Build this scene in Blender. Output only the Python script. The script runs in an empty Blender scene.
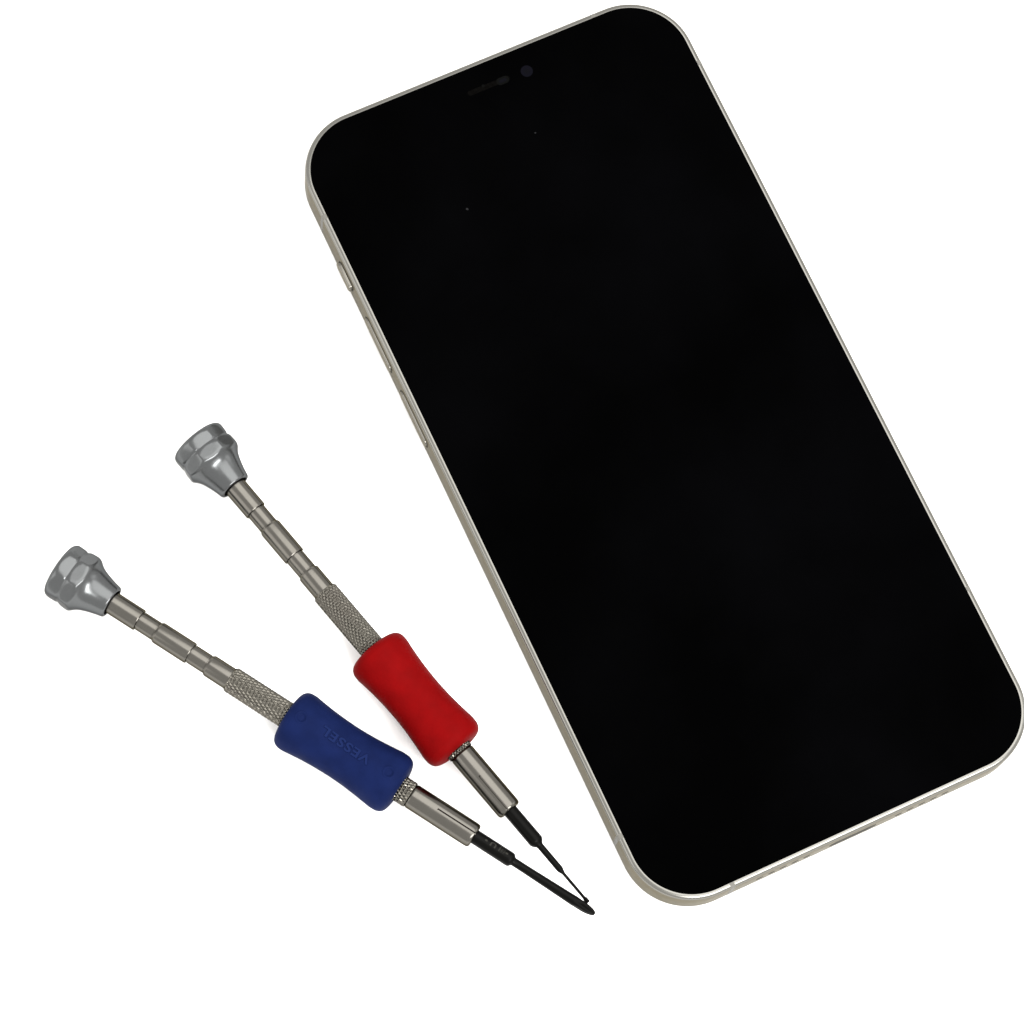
import bpy, bmesh, math, random
from math import sin, cos, pi, radians, degrees, sqrt
from mathutils import Vector, Matrix

MM = 0.001
scene = bpy.context.scene
col = scene.collection

# ------------------------------------------------------------------ helpers
def mesh_obj(name, verts, faces, mat, parent=None, smooth=True, sharp=32, scale=MM):
    me = bpy.data.meshes.new(name)
    me.from_pydata([(x*scale, y*scale, z*scale) for x, y, z in verts], [], faces)
    me.validate()
    bm = bmesh.new(); bm.from_mesh(me)
    bmesh.ops.remove_doubles(bm, verts=bm.verts, dist=1e-8)
    bmesh.ops.recalc_face_normals(bm, faces=bm.faces)
    bm.to_mesh(me); bm.free()
    if smooth:
        me.polygons.foreach_set('use_smooth', [True]*len(me.polygons))
        me.set_sharp_from_angle(angle=radians(sharp))
    me.materials.append(mat)
    o = bpy.data.objects.new(name, me)
    col.objects.link(o)
    if parent: o.parent = parent
    return o

def thing(name, label, cat, loc, rotz=0.0, group=None):
    e = bpy.data.objects.new(name, None)
    e.empty_display_size = 0.01
    col.objects.link(e)
    e.location = [c*MM for c in loc]
    e.rotation_euler = (0, 0, rotz)
    e['label'] = label; e['category'] = cat
    if group: e['group'] = group
    return e

def lerp_profile(pts, s):
    for (s0, r0), (s1, r1) in zip(pts, pts[1:]):
        if s0 <= s <= s1:
            return r0 if s1 == s0 else r0 + (r1-r0)*(s-s0)/(s1-s0)
    return pts[-1][1] if s > pts[-1][0] else pts[0][1]

def smooth_profile(pts, ds):
    """monotone (Fritsch-Carlson) cubic through (s,r), sampled about every ds"""
    n = len(pts)
    h = [pts[i+1][0]-pts[i][0] for i in range(n-1)]
    d = [(pts[i+1][1]-pts[i][1])/h[i] for i in range(n-1)]
    m = [d[0]]
    for i in range(1, n-1):
        m.append(0 if d[i-1]*d[i] <= 0 else 2*d[i-1]*d[i]/(d[i-1]+d[i]))
    m.append(d[-1])
    out = []
    for i in range(n-1):
        k = max(1, int(math.ceil(h[i]/ds)))
        for j in range(k):
            t = j/k
            h00 = 2*t**3-3*t**2+1; h10 = t**3-2*t**2+t
            h01 = -2*t**3+3*t**2; h11 = t**3-t**2
            out.append((pts[i][0]+t*h[i], h00*pts[i][1]+h10*h[i]*m[i]+h01*pts[i+1][1]+h11*h[i]*m[i+1]))
    out.append(pts[-1])
    return out

AX = 5.2      # height of a driver's axis above the table, mm

def lathe(name, rows, mat, parent, n=96, mod=None, sharp=32, angles=None):
    """rows: list of (s, r) along local X; mod(s, theta, r)->r; theta 0 = up, + = local +Y"""
    th = angles or [2*pi*k/n for k in range(n)]
    n = len(th)
    V, F = [], []
    for s, r in rows:
        for t in th:
            rr = mod(s, t, r) if mod else r
            V.append((s, rr*sin(t), AX + rr*cos(t)))
    for i in range(len(rows)-1):
        for k in range(n):
            a = i*n+k; b = i*n+(k+1) % n
            F.append((a, b, b+n, a+n))
    if rows[0][1] > 1e-6: F.append(tuple(range(n-1, -1, -1)))
    if rows[-1][1] > 1e-6:
        o = (len(rows)-1)*n
        F.append(tuple(range(o, o+n)))
    return mesh_obj(name, V, F, mat, parent, sharp=sharp)

# ------------------------------------------------------------------ materials
def new_mat(name):
    m = bpy.data.materials.new(name); m.use_nodes = True
    nt = m.node_tree
    b = nt.nodes['Principled BSDF']
    return m, nt, b

def basic(name, color, rough=0.5, metal=0.0, spec=0.5, tint=None, bump=None, mottle=None, rough_var=None, coat=0.0, aniso=None):
    m, nt, b = new_mat(name)
    b.inputs['Base Color'].default_value = (*color, 1)
    b.inputs['Roughness'].default_value = rough
    b.inputs['Metallic'].default_value = metal
    b.inputs['Specular IOR Level'].default_value = spec
    if tint: b.inputs['Specular Tint'].default_value = (*tint, 1)
    if coat:
        b.inputs['Coat Weight'].default_value = coat
        b.inputs['Coat Roughness'].default_value = 0.1
    tc = nt.nodes.new('ShaderNodeTexCoord')
    def noise(scale, detail=4):
        n = nt.nodes.new('ShaderNodeTexNoise')
        n.inputs['Scale'].default_value = scale
        n.inputs['Detail'].default_value = detail
        nt.links.new(tc.outputs['Object'], n.inputs['Vector'])
        return n
    if mottle:
        sc, lo, hi = mottle
        n = noise(sc)
        r = nt.nodes.new('ShaderNodeValToRGB')
        r.color_ramp.elements[0].position = 0.3; r.color_ramp.elements[1].position = 0.7
        r.color_ramp.elements[0].color = (*[c*lo for c in color], 1)
        r.color_ramp.elements[1].color = (*[c*hi for c in color], 1)
        nt.links.new(n.outputs['Fac'], r.inputs['Fac'])
        nt.links.new(r.outputs['Color'], b.inputs['Base Color'])
    if rough_var:
        sc, lo, hi = rough_var
        n = noise(sc)
        mr = nt.nodes.new('ShaderNodeMapRange')
        mr.inputs['From Min'].default_value = 0.3; mr.inputs['From Max'].default_value = 0.7
        mr.inputs['To Min'].default_value = lo; mr.inputs['To Max'].default_value = hi
        nt.links.new(n.outputs['Fac'], mr.inputs['Value'])
        nt.links.new(mr.outputs['Result'], b.inputs['Roughness'])
    if bump:
        sc, strength, dist = bump
        n = noise(sc, 3)
        bp = nt.nodes.new('ShaderNodeBump')
        bp.inputs['Strength'].default_value = strength
        bp.inputs['Distance'].default_value = dist
        nt.links.new(n.outputs['Fac'], bp.inputs['Height'])
        nt.links.new(bp.outputs['Normal'], b.inputs['Normal'])
    return m

M = {}
M['table'] = basic('white_paper', (0.9, 0.9, 0.9), 0.8, spec=0.1, mottle=(60, 0.985, 1.0))
M['red'] = basic('red_rubber', (0.117, 0.0010, 0.0013), 0.60, spec=0.018, bump=(2600, 0.35, 0.00009), mottle=(300, 0.87, 1.07), rough_var=(500, 0.52, 0.66))
M['blue'] = basic('blue_rubber', (0.0036, 0.0075, 0.0372), 0.60, spec=0.018, bump=(2600, 0.35, 0.00009), mottle=(300, 0.83, 1.12), rough_var=(500, 0.52, 0.66))
M['blue_letter_lit'] = basic('blue_rubber_lit_lettering', (0.0040, 0.0092, 0.0455), 0.50, spec=0.03)  # lighter copy of the grip's blue: light on the raised letters painted in
M['nickel'] = basic('nickel_plate', (0.096, 0.0915, 0.082), 0.21, 1.0, tint=(0.26, 0.25, 0.215), rough_var=(900, 0.19, 0.25))
M['knurl'] = basic('knurled_nickel', (0.102, 0.096, 0.083), 0.15, 1.0, tint=(0.08, 0.078, 0.066))
M['knob'] = basic('satin_aluminium_paint', (0.086, 0.0895, 0.0915), 0.23, 0.92, spec=0.3, tint=(0.35, 0.35, 0.35), bump=(5200, 0.03, 0.00001), rough_var=(1500, 0.21, 0.26))
M['bit'] = basic('black_oxide_steel', (0.0012, 0.0012, 0.0010), 0.32, 0.0, spec=0.05, bump=(3500, 0.1, 0.00003), rough_var=(900, 0.28, 0.38))
M['mark'] = basic('grey_etched_mark', (0.016, 0.016, 0.013), 0.6, spec=0.1)
M['frame'] = basic('anodised_silver_frame', (0.142, 0.135, 0.118), 0.32, 1.0, tint=(0.50, 0.475, 0.415), rough_var=(700, 0.29, 0.35), mottle=(160, 0.97, 1.02))
M['rim'] = basic('lit_silver_rim', (0.158, 0.155, 0.143), 0.26, 1.0, tint=(0.5, 0.48, 0.44))  # same metal as the frame, lightened to paint in the light along the edge
M['antenna'] = basic('antenna_resin', (0.118, 0.115, 0.105), 0.55, spec=0.05)
M['button'] = basic('button_metal', (0.150, 0.143, 0.126), 0.26, 1.0, tint=(0.50, 0.475, 0.415))
M['gap_shade'] = basic('painted_gap_shade', (0.02, 0.019, 0.015), 0.7, spec=0.1)  # dark colour stands in for the shade inside gaps and holes
M['back'] = basic('back_glass', (0.6, 0.6, 0.57), 0.2)
M['cam'] = basic('camera_glass', (0.0022, 0.0022, 0.0037), 0.3, spec=0.004)
M['cam_in'] = basic('camera_pupil', (0.0014, 0.0014, 0.0024), 0.2, spec=0.01)
M['slit'] = basic('earpiece_mesh', (0.0012, 0.0011, 0.0010), 0.6, spec=0.004, mottle=(2500, 0.6, 1.25))
M['sensor'] = basic('sensor_ring', (0.0019, 0.0020, 0.0019), 0.4, spec=0.004)
M['dust'] = basic('dust', (0.010, 0.010, 0.011), 0.9, spec=0.05)

# black front glass: almost no reflection, faint smudges in the gloss
m, nt, b = new_mat('black_front_glass')
b.inputs['Base Color'].default_value = (0.0003, 0.0003, 0.0003, 1)
b.inputs['Specular IOR Level'].default_value = 0.002
tc = nt.nodes.new('ShaderNodeTexCoord')
n = nt.nodes.new('ShaderNodeTexNoise'); n.inputs['Scale'].default_value = 45; n.inputs['Detail'].default_value = 5
mr = nt.nodes.new('ShaderNodeMapRange')
mr.inputs['From Min'].default_value = 0.35; mr.inputs['From Max'].default_value = 0.7
mr.inputs['To Min'].default_value = 0.06; mr.inputs['To Max'].default_value = 0.16
nt.links.new(tc.outputs['Object'], n.inputs['Vector'])
nt.links.new(n.outputs['Fac'], mr.inputs['Value'])
nt.links.new(mr.outputs['Result'], b.inputs['Roughness'])
n2 = nt.nodes.new('ShaderNodeTexNoise'); n2.inputs['Scale'].default_value = 28; n2.inputs['Detail'].default_value = 6
rp = nt.nodes.new('ShaderNodeValToRGB')
rp.color_ramp.elements[0].position = 0.38; rp.color_ramp.elements[0].color = (0.00010, 0.00010, 0.00013, 1)
rp.color_ramp.elements[1].position = 0.75; rp.color_ramp.elements[1].color = (0.00060, 0.00060, 0.00078, 1)
nt.links.new(tc.outputs['Object'], n2.inputs['Vector'])
nt.links.new(n2.outputs['Fac'], rp.inputs['Fac'])
nt.links.new(rp.outputs['Color'], b.inputs['Base Color'])
M['glass'] = m

# ------------------------------------------------------------------ tabletop
T = 900
tab = mesh_obj('tabletop', [(-T, -T, 0), (T, -T, 0), (T, T, 0), (-T, T, 0)], [(0, 1, 2, 3)], M['table'], smooth=False)
tab['kind'] = 'structure'

# ------------------------------------------------------------------ phone
HW, HH, CR = 35.75, 73.35, 11.1
def ring(o, z, seg=30):
    """rounded rectangle inset by o; the corner eases into the sides a little"""
    w, h, r = HW-o, HH-o, CR-o
    pts = []
    for cx, cy, a0 in ((w-r, h-r, 0), (-(w-r), h-r, pi/2), (-(w-r), -(h-r), pi), (w-r, -(h-r), 3*pi/2)):
        for k in range(seg+1):
            a = a0 + (pi/2)*k/seg
            pts.append((cx + r*cos(a), cy + r*sin(a), z))
    return pts

def sweep(name, prof, mat, parent, cap_last=False, closed=False, sharp=25):
    V, F = [], []
    R = [ring(o, z) for o, z in prof]
    n = len(R[0])
    for r in R: V += r
    m = len(R)
    for i in range(m if closed else m-1):
        j = (i+1) % m
        for k in range(n):
            q = (k+1) % n
            F.append((i*n+k, i*n+q, j*n+q, j*n+k))
    if cap_last: F.append(tuple(range((m-1)*n, m*n)))
    return mesh_obj(name, V, F, mat, parent, sharp=sharp)

phone = thing('smartphone', 'white edged smartphone lying face up with its black screen off', 'phone', (0, 0, 0))
PROF = [(1.2, 0.0), (0.62, 0.06), (0.28, 0.26), (0.08, 0.58), (0.0, 0.95),
        (0.0, 6.60), (0.01, 6.68), (0.03, 6.72), (0.30, 6.72), (0.30, 6.3), (1.2, 6.3)]
RIM = [(0.012 + 0.84*(1-cos(radians(a_))), 6.74 + 0.63*sin(radians(a_))) for a_ in range(0, 91, 10)]
frame = sweep('frame', PROF, M['frame'], phone, closed=True, sharp=22)
sweep('lit_rim', [(0.30, 6.4)] + [(o_, z_) for o_, z_ in RIM] + [(0.868, 7.372), (0.88, 7.35), (0.89, 6.5)], M['rim'], frame, sharp=40)
glass = sweep('front_glass', [(0.90, 6.6), (0.90, 7.345), (0.91, 7.37), (0.94, 7.388), (1.0, 7.396), (1.2, 7.4)], M['glass'], phone, cap_last=True, sharp=60)
back = sweep('back_panel', [(1.22, 1.0), (1.22, 0.10), (1.4, 0.02)], M['back'], phone, cap_last=True)

def disc_verts(cx, cy, z, r, n=40, sx=1.0):
    return [(cx + r*sx*cos(2*pi*k/n), cy + r*sin(2*pi*k/n), z) for k in range(n)]

def stadium(cx, cy, hl, hh, n=14):
    """2D stadium, half length hl along first axis, half height hh"""
    pts = []
    for k in range(n+1):
        a = -pi/2 + pi*k/n
        pts.append((cx + (hl-hh) + hh*cos(a), cy + hh*sin(a)))
    for k in range(n+1):
        a = pi/2 + pi*k/n
        pts.append((cx - (hl-hh) + hh*cos(a), cy + hh*sin(a)))
    return pts

def flat_prism(name, pts, z0, z1, mat, parent):
    n = len(pts)
    V = [(x, y, z0) for x, y in pts] + [(x, y, z1) for x, y in pts]
    F = [tuple(range(n-1, -1, -1)), tuple(range(n, 2*n))] + [(k, (k+1) % n, n+(k+1) % n, n+k) for k in range(n)]
    return mesh_obj(name, V, F, mat, parent)

ZG = 7.4
cam = flat_prism('front_camera', [(x, y) for x, y, _ in disc_verts(7.26, 68.05, 0, 1.05)], ZG-0.02, ZG+0.004, M['cam'], phone)
flat_prism('camera_lens', [(x, y) for x, y, _ in disc_verts(7.30, 68.0, 0, 0.52)], ZG, ZG+0.008, M['cam_in'], cam)
slit = flat_prism('earpiece', stadium(0.15, 68.2, 3.95, 0.46), ZG-0.02, ZG+0.004, M['slit'], phone)
flat_prism('proximity_sensor', stadium(2.75, 68.12, 1.15, 0.66), ZG, ZG+0.007, M['sensor'], slit)
flat_prism('sensor_window', stadium(2.75, 68.12, 0.72, 0.32), ZG, ZG+0.011, M['cam_in'], slit)
flat_prism('microphone_hole', [(x, y) for x, y, _ in disc_verts(-0.75, 68.55, 0, 0.26)], ZG, ZG+0.011, M['sensor'], slit)
random.seed(4)
for x, y, r in ((-12.68, 49.27, 0.22), (3.77, 57.18, 0.15)):
    pts = [(x + r*(0.7+0.5*random.random())*cos(2*pi*k/9), y + r*(0.7+0.5*random.random())*sin(2*pi*k/9)) for k in range(9)]
    flat_prism('dust_speck', pts, ZG-0.01, ZG+0.03, M['dust'], phone)

# side buttons on the left long edge (normal -X); stadium in (y,z), rounded outer edge
def side_button(name, y0, y1, hh, out, zc):
    yc, hl = (y0+y1)/2, (y1-y0)/2
    slot = stadium(yc, zc, hl+0.22, hh+0.22)
    n = len(slot)
    V = [(-HW+0.3, y, z) for y, z in slot] + [(-HW-0.012, y, z) for y, z in slot]
    F = [tuple(range(n, 2*n)), tuple(range(n-1, -1, -1))] + [(k, (k+1) % n, n+(k+1) % n, n+k) for k in range(n)]
    V2, F2 = [], []
    lay = [(0.3, 0.0), (-(out-0.16), 0.0), (-(out-0.08), 0.04), (-(out-0.03), 0.11), (-out, 0.24)]
    for dx, ins in lay:
        V2 += [(-HW+dx, y, z) for y, z in stadium(yc, zc, hl-ins, hh-ins)]
    for i in range(len(lay)-1):
        F2 += [(i*n+k, i*n+(k+1) % n, (i+1)*n+(k+1) % n, (i+1)*n+k) for k in range(n)]
    F2.append(tuple(range((len(lay)-1)*n, len(lay)*n)))
    b = mesh_obj(name, V2, F2, M['button'], phone, sharp=40)
    mesh_obj('recess_shade_plate', V, F, M['gap_shade'], b)  # dark plate just proud of the frame, painting the shade round the button
    return b
side_button('mute_switch', 45.0, 50.4, 0.95, 0.62, 3.7)
side_button('volume_button', 29.2, 39.6, 1.1, 0.37, 3.7)
side_button('volume_button', 14.9, 25.4, 1.1, 0.37, 3.7)
# side button on the right edge
def right_button(y0, y1):
    yc, hl = (y0+y1)/2, (y1-y0)/2
    V2, F2 = [], []
    lay = [(-0.3, 0.0), (0.12, 0.0), (0.28, 0.06), (0.34, 0.18)]
    for dx, ins in lay:
        st = stadium(yc, 3.7, hl-ins, 1.1-ins); n = len(st)
        V2 += [(HW+dx, y, z) for y, z in st]
    for i in range(len(lay)-1):
        F2 += [(i*n+k, i*n+(k+1) % n, (i+1)*n+(k+1) % n, (i+1)*n+k) for k in range(n)]
    F2.append(tuple(range(3*n, 4*n)))
    mesh_obj('power_button', V2, F2, M['button'], phone, sharp=40)
right_button(22.0, 38.0)

# antenna bands: short lengths of the frame profile standing 0.012 mm proud
def antenna(edge, pos, half=0.42):
    pr = [(0.62, 0.06), (0.28, 0.26), (0.08, 0.58), (0.0, 0.95), (0.0, 6.60), (0.01, 6.70)] + RIM
    V, F = [], []
    e = 0.014
    def pt(o, z, t, out):
        o2 = o - (out*e)
        z2 = z + (out*e if z > 6.5 else 0)
        if edge == 'L': return (-(HW-o2), pos+t, z2)
        if edge == 'R': return ((HW-o2), pos+t, z2)
        if edge == 'B': return (pos+t, -(HH-o2), z2)
        return (pos+t, (HH-o2), z2)
    for o, z in pr:
        V += [pt(o, z, -half, 1), pt(o, z, half, 1), pt(o+0.1, z-0.05, -half, 0), pt(o+0.1, z-0.05, half, 0)]
    for i in range(len(pr)-1):
        a, b = 4*i, 4*i+4
        F += [(a, a+1, b+1, b), (a+2, a, b, b+2), (a+1, a+3, b+3, b+1)]
    mesh_obj('antenna_band', V, F, M['antenna'], phone, sharp=40)
for e, p in (('L', 57.7), ('L', -58.3), ('B', -22.2), ('R', -44.7), ('R', 57.7), ('T', 22.2)):
    antenna(e, p)

# bottom edge: charging port and speaker holes, flat plates with their shade painted in
def end_prism(name, pts, mat, parent):
    n = len(pts)
    V = [(x, -HH+0.3, z) for x, z in pts] + [(x, -HH-0.012, z) for x, z in pts]
    F = [tuple(range(n-1, -1, -1)), tuple(range(n, 2*n))] + [(k, (k+1) % n, n+(k+1) % n, n+k) for k in range(n)]
    return mesh_obj(name, V, F, mat, parent)
end_prism('charging_port', stadium(0, 3.7, 4.3, 1.4), M['gap_shade'], phone)
for s_ in (-1, 1):
    for k in range(5):
        end_prism('speaker_hole', stadium(s_*(8.4 + 2.15*k), 3.7, 0.66, 0.65), M['gap_shade'], phone)

# ------------------------------------------------------------------ precision screwdrivers
def angdiff(a, b):
    return (a-b+pi) % (2*pi) - pi

def knob_rows():
    outer = smooth_profile([(-0.36, 3.9), (-0.26, 4.35), (0.0, 4.68), (0.35, 4.88), (0.8, 4.96), (1.8, 4.97), (2.1, 4.90), (2.35, 4.76), (2.6, 4.90),
                            (2.95, 5.12), (3.3, 5.2), (4.1, 5.2), (4.5, 5.10), (4.9, 4.80), (5.35, 4.40), (5.9, 4.03), (6.5, 3.76), (7.3, 3.48), (8.2, 3.21),
                            (9.0, 3.01), (9.5, 2.91), (9.85, 2.82), (10.02, 2.68)], 0.09)
    return [(-0.42, 0.0), (-0.42, 3.2), (-0.41, 3.6)] + outer + [(10.04, 2.5), (10.0, 2.30), (9.2, 2.28), (9.1, 0.0)]

def knob_mod(roll):
    def f(s, t, r):
        if r < 2.4 or s < -0.405: return r
        if s < 2.35: ap = 4.92 - 0.12*max(0, s)
        else: ap = 4.69 + 0.08*(s-2.35)
        st = pi/4
        d = (t - roll + st/2) % st - st/2
        pl = ap/cos(d)
        k = 0.28                                    # soft minimum: worn facet edges
        h = max(0, min(1, 0.5 + 0.5*(pl-r)/k))
        return pl*(1-h) + r*h - k*h*(1-h) if True else r
    return f

def knurl_rows():
    rows = [(33.0, 1.7), (33.08, 2.0), (33.25, 2.12)]
    s = 33.35
    while s < 47.4: rows.append((s, 2.2)); s += 0.075
    rows += [(47.5, 2.1), (62.9, 2.1)]
    s = 63.0
    while s < 67.85: rows.append((s, 2.2)); s += 0.075
    rows += [(67.93, 2.12), (67.98, 2.0), (68.0, 1.7)]
    return rows
def knurl_mod(ns, pitch):
    def tri(x):
        x = x % 1.0
        return abs(2*x-1)
    def f(s, t, r):
        if r < 2.19: return r
        u = ns*t/(2*pi) + s/pitch
        v = ns*t/(2*pi) - s/pitch
        d = min(tri(u), tri(v))            # 0 on the cut grooves, rising to the diamond tops
        return 2.06 + 0.16*min(1, d*1.4)
    return f

SLOT_HALF = 0.15/2.08
def chuck_angles(roll):
    th = set()
    for k in range(96): th.add(round(2*pi*k/96, 5))
    for q in range(4):
        c = roll + q*pi/2
        for d in (-SLOT_HALF*1.02, -SLOT_HALF*0.98, SLOT_HALF*0.98, SLOT_HALF*1.02, 0):
            th.add(round((c+d) % (2*pi), 5))
    return sorted(th)
def chuck_mod(roll):
    def f(s, t, r):
        if s < 72.95 or r < 1.3: return r
        for q in range(4):
            if abs(angdiff(t, roll + q*pi/2)) < SLOT_HALF*0.995:
                return min(r, 1.66)
        return r
    return f

def text_mesh(body, size, space=1.0):
    cu = bpy.data.curves.new('lettering', 'FONT')
    cu.body = body; cu.size = size; cu.space_character = space
    cu.resolution_u = 4
    cu.offset = 0.03*size
    ob = bpy.data.objects.new('lettering_source', cu)
    col.objects.link(ob)
    dg = bpy.context.evaluated_depsgraph_get()
    me = bpy.data.meshes.new_from_object(ob.evaluated_get(dg))
    col.objects.unlink(ob); bpy.data.objects.remove(ob); bpy.data.curves.remove(cu)
    return me

def wrap_text(name, body, size, s_start, s_end, th_base, height, rfun, lift, mat, parent, space=1.0, sink=0.1, skew=0.0):
    """letters lie on a turned surface; reading runs from s_start down to s_end, tops towards -Y"""
    me = text_mesh(body, size, space)
    bm = bmesh.new(); bm.from_mesh(me); bpy.data.meshes.remove(me)
    bmesh.ops.remove_doubles(bm, verts=bm.verts, dist=1e-6)
    bmesh.ops.triangulate(bm, faces=bm.faces)
    bmesh.ops.subdivide_edges(bm, edges=[e for e in bm.edges if e.calc_length() > 0.25*size], cuts=2)
    bmesh.ops.triangulate(bm, faces=bm.faces)
    xs = [v.co.x for v in bm.verts]; ys = [v.co.y for v in bm.verts]
    x0, x1, y0, y1 = min(xs), max(xs), min(ys), max(ys)
    sx = (s_start - s_end)/(x1-x0); sy = height/(y1-y0)
    V, F = [], []
    bm.verts.index_update()
    n = len(bm.verts)
    for k in (1, 0):
        for v in bm.verts:
            s = s_start - (v.co.x-x0)*sx
            r0 = rfun(s)
            t = th_base + skew*(v.co.x-x0)/(x1-x0) - (v.co.y-y0)*sy/r0
            r = r0 + (lift if k else -sink)
            V.append((s, r*sin(t), AX + r*cos(t)))
    for f in bm.faces: F.append(tuple(v.index for v in f.verts))
    for e in bm.edges:
        if len(e.link_faces) == 1:
            a, b = e.verts[0].index, e.verts[1].index
            F.append((a, b, b+n, a+n))
    bm.free()
    return mesh_obj(name, V, F, mat, parent, sharp=35)

def screwdriver(label, A, rotz, grip_mat, grip_shift, bit_rows, bit_mod, slot_roll, facet_roll, pitch, group, stretch=1.0):
    t = thing('precision_screwdriver', label, 'screwdriver', (A[0], A[1], 0), radians(rotz), group)
    t.scale = (stretch, 1, 1)
    lathe('knob', knob_rows(), M['knob'], t, n=192, mod=knob_mod(radians(facet_roll)), sharp=50)
    sh = [(9.15, 1.9), (15.30, 1.9), (15.38, 1.86), (15.40, 1.60), (15.44, 1.52), (15.62, 1.52), (15.66, 1.63), (18.62, 1.63), (18.64, 1.56), (18.76, 1.56), (18.80, 1.66), (19.10, 1.86), (19.2, 1.88),
          (25.30, 1.88), (25.38, 1.84), (25.40, 1.60), (25.44, 1.52), (25.62, 1.52), (25.66, 1.63), (28.62, 1.63), (28.64, 1.56), (28.76, 1.56), (28.80, 1.66), (29.10, 1.86), (29.2, 1.88), (33.1, 1.88)]
    lathe('shaft', sh, M['nickel'], t, n=96, sharp=20)
    lathe('knurled_sleeve', knurl_rows(), M['knurl'], t, n=220, mod=knurl_mod(22, pitch), sharp=12)
    g = grip_shift
    gp = smooth_profile([(44.42, 3.6), (44.55, 4.1), (44.85, 4.62), (45.3, 4.98), (45.9, 5.17), (46.6, 5.2), (48.0, 5.04), (50.5, 4.78), (53.0, 4.63), (55.2, 4.58),
                         (57.5, 4.64), (60.0, 4.82), (62.3, 5.06), (63.6, 5.2), (64.4, 5.18), (65.1, 4.98), (65.6, 4.62), (65.9, 4.1), (66.03, 3.6)], 0.1)
    rows = [(44.9, 2.0), (44.42, 2.32), (44.36, 2.5), (44.36, 3.2)] + gp + [(66.1, 3.2), (66.1, 2.5), (66.04, 2.32), (65.6, 2.0)]
    rows = [(s+g, r) for s, r in rows]
    dents = [(46.95+g, radians(1.0)), (63.55+g, radians(3.0))]
    gprof = [(s+g, r) for s, r in gp]
    def gmod(s, th, r):
        if grip_mat is not M['blue'] or r < 4.3: return r
        for ds, dt in dents:
            d = sqrt((s-ds)**2 + (angdiff(th, dt)*r)**2)
            if d < 1.6:
                # raised ring round a shallow dimple (ejector mark)
                r += 0.12*math.exp(-((d-0.92)/0.15)**2) - 0.20/(1+math.exp((d-0.62)/0.05))
        return r
    grip = None
    if grip_mat is M['blue']:
        fine = [radians(-24 + 0.75*k) for k in range(65)]
        rest = [radians(24 + 3.0*k) for k in range(1, 104)]
        ang = fine + [a for a in rest if a < radians(335)]
        grip = lathe('grip', rows, grip_mat, t, mod=gmod, sharp=60, angles=ang)
    else:
        grip = lathe('grip', rows, grip_mat, t, n=128, sharp=60)
    ch = [(67.85, 1.9), (67.97, 1.94), (68.0, 1.97), (68.25, 2.09), (68.35, 2.1), (72.90, 2.1), (72.96, 2.1), (79.0, 2.1), (79.6, 2.09), (79.9, 2.04), (80.08, 1.92), (80.18, 1.72), (80.19, 1.25), (79.9, 1.15)]
    lathe('chuck', ch, M['nickel'], t, mod=chuck_mod(radians(slot_roll)), sharp=25, angles=chuck_angles(radians(slot_roll)))
    bit = lathe('bit', bit_rows, M['bit'], t, n=72, mod=bit_mod, sharp=35)
    return t, grip, bit, gprof

GROUP = 'precision screwdrivers on the white tabletop'
# red driver: very fine stepped bit with a small star point
red_bit = [(79.0, 1.2), (86.45, 1.22), (86.7, 1.2), (87.0, 1.05), (87.5, 0.62), (87.7, 0.56), (92.5, 0.56), (92.8, 0.50), (93.35, 0.29), (93.6, 0.26),
           (98.6, 0.25), (98.8, 0.33), (99.55, 0.33), (99.62, 0.25)]
def red_mod(s, th, r):
    if s > 98.7: return r*(1 + 0.18*cos(5*th))
    return r
red, red_grip, _, _ = screwdriver('slim metal screwdriver with a red rubber grip and thin stepped black bit, nearest the phone',
    (-70.498, 30.671), -74.777, M['red'], 1.2, red_bit, red_mod, -14.5, -2.0, 0.95, GROUP, 1.002)

# blue driver: thicker bit, cross point
blue_bit = [(79.0, 1.2), (86.65, 1.22), (86.95, 1.2), (87.2, 1.12), (87.5, 0.78), (87.65, 0.69), (90.0, 0.70), (94.0, 0.76), (98.0, 0.83), (99.0, 0.86)] + \
           [(99.0+0.12*k, 0.87) for k in range(1, 14)] + [(101.0, 0.86), (101.5, 0.81), (102.0, 0.72), (102.4, 0.62), (102.7, 0.51), (102.9, 0.40), (103.03, 0.26), (103.07, 0.12), (103.08, 0.0)]
def blue_mod(s, th, r):
    if s > 99.0 and r > 0.01:
        k = min(1, (s-99.0)/1.6)
        f = max(0, cos(2*(th-radians(8)))**2)
        return r*(1 - 0.34*k*(1-abs(sin(2*(th-radians(8)))))**1.0)
    return r
blue, blue_grip, blue_b, blue_prof = screwdriver('slim metal screwdriver with a dark blue rubber grip embossed with raised letters',
    (-99.5, 19.573), -57.622, M['blue'], -0.2, blue_bit, blue_mod, 3.3, 1.0, 1.25, GROUP, 1.0032)
wrap_text('lettering', 'VESSEL', 1.6, 59.8, 50.6, radians(10.3), 1.55, lambda s: lerp_profile(blue_prof, s), 0.15, M['blue_letter_lit'], blue_grip, space=1.12, skew=radians(3.8))
# faint etched size marks on the thick end of the blue driver's bit
wrap_text('etched_mark', '\u2022III U \u2022', 1.0, 86.3, 81.9, radians(34), 0.8, lambda s: 1.215, 0.006, M['mark'], blue_b, sink=0.02)

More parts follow.
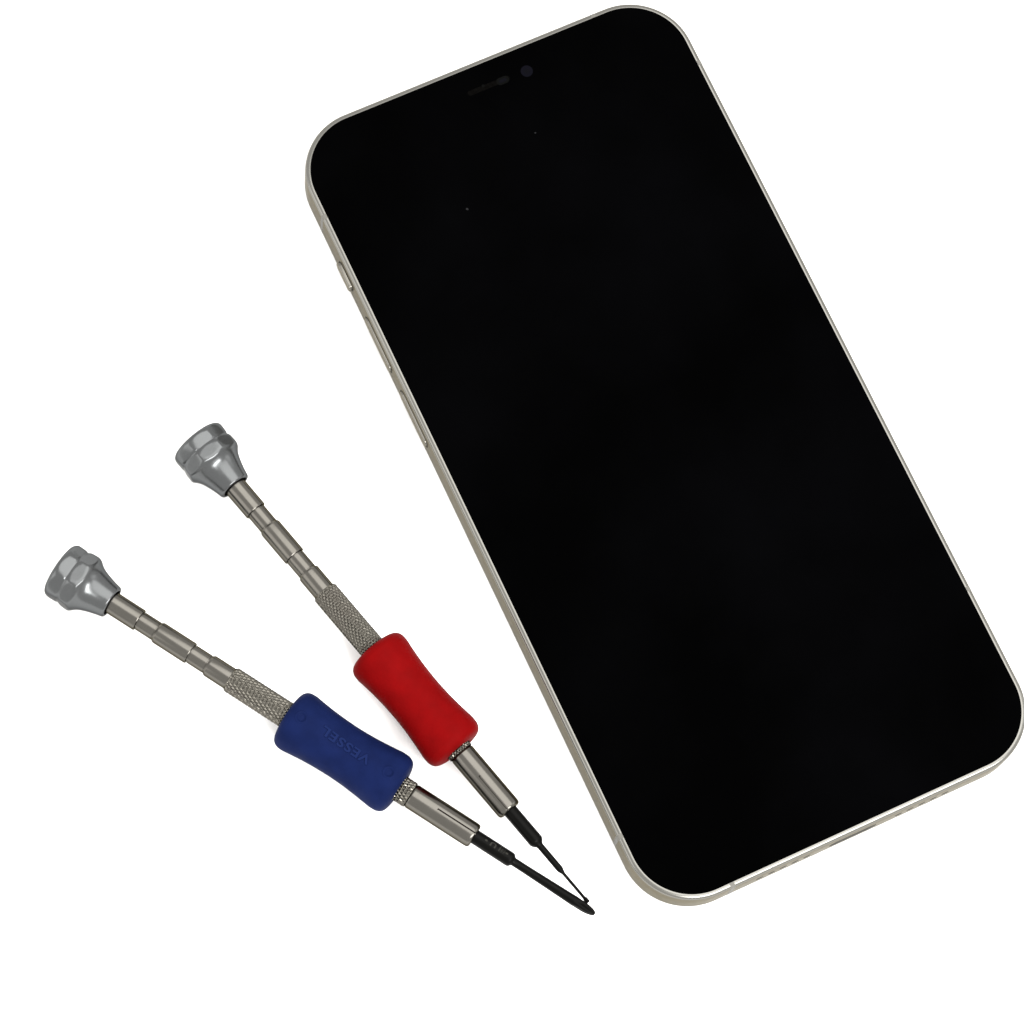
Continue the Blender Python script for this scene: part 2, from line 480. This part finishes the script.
# ------------------------------------------------------------------ camera (solved from the phone's outline)
R = [(0.9039826962328146, -0.4224572338943946, 0.06591790683833659),
     (-0.3905973983883493, -0.8786541378712285, -0.2745916575098764),
     (0.173922273685414, 0.2224787440005558, -0.9592988330984413)]
cam_d = bpy.data.cameras.new('camera')
cam_d.sensor_fit = 'HORIZONTAL'; cam_d.sensor_width = 36
cam_d.lens = 3448.067237737224/1024*36
cam_d.clip_start = 0.01; cam_d.clip_end = 50
cam_o = bpy.data.objects.new('camera', cam_d); col.objects.link(cam_o)
X, Yd, Zf = R
mw = Matrix(((X[0], -Yd[0], -Zf[0], -127.16452*MM), (X[1], -Yd[1], -Zf[1], -128.52826*MM), (X[2], -Yd[2], -Zf[2], 552.76660*MM), (0, 0, 0, 1)))
cam_o.matrix_world = mw
scene.camera = cam_o

# ------------------------------------------------------------------ light: a dim white room and soft lamps
w = bpy.data.worlds.new('World'); scene.world = w; w.use_nodes = True
bg = w.node_tree.nodes['Background']
bg.inputs['Color'].default_value = (1.0, 0.985, 0.96, 1); bg.inputs['Strength'].default_value = 1.6

def softbox(name, direction, dist, sx, sy, radiance, color=(1, 1, 1), target=(-20, 0, 0)):
    l = bpy.data.lights.new(name, 'AREA'); l.shape = 'RECTANGLE'; l.size = sx; l.size_y = sy
    l.energy = radiance*pi*sx*sy; l.color = color
    o = bpy.data.objects.new(name, l); col.objects.link(o)
    d = Vector(direction).normalized(); tg = Vector(target)*MM
    o.location = tg + d*dist
    o.rotation_euler = (-d).to_track_quat('-Z', 'Y').to_euler()
    return o
softbox('ceiling_softbox', (0.28, 0.06, 0.95), 0.95, 0.95, 0.95, 3.7, (1, 0.985, 0.96))
softbox('window_softbox', (0.08, -0.66, 0.72), 0.80, 0.55, 0.20, 20.0, (1, 0.99, 0.97))
softbox('fill_softbox', (-0.84, 0.20, 0.40), 1.0, 0.7, 0.5, 2.0, (1, 0.98, 0.95))
softbox('side_softbox', (0.84, -0.22, 0.45), 1.0, 0.4, 0.3, 1.8, (1, 0.99, 0.97))

scene.view_settings.view_transform = 'Standard'
scene.view_settings.look = 'None'
scene.view_settings.exposure = 0
scene.view_settings.gamma = 1
scene.view_settings.use_curve_mapping = False
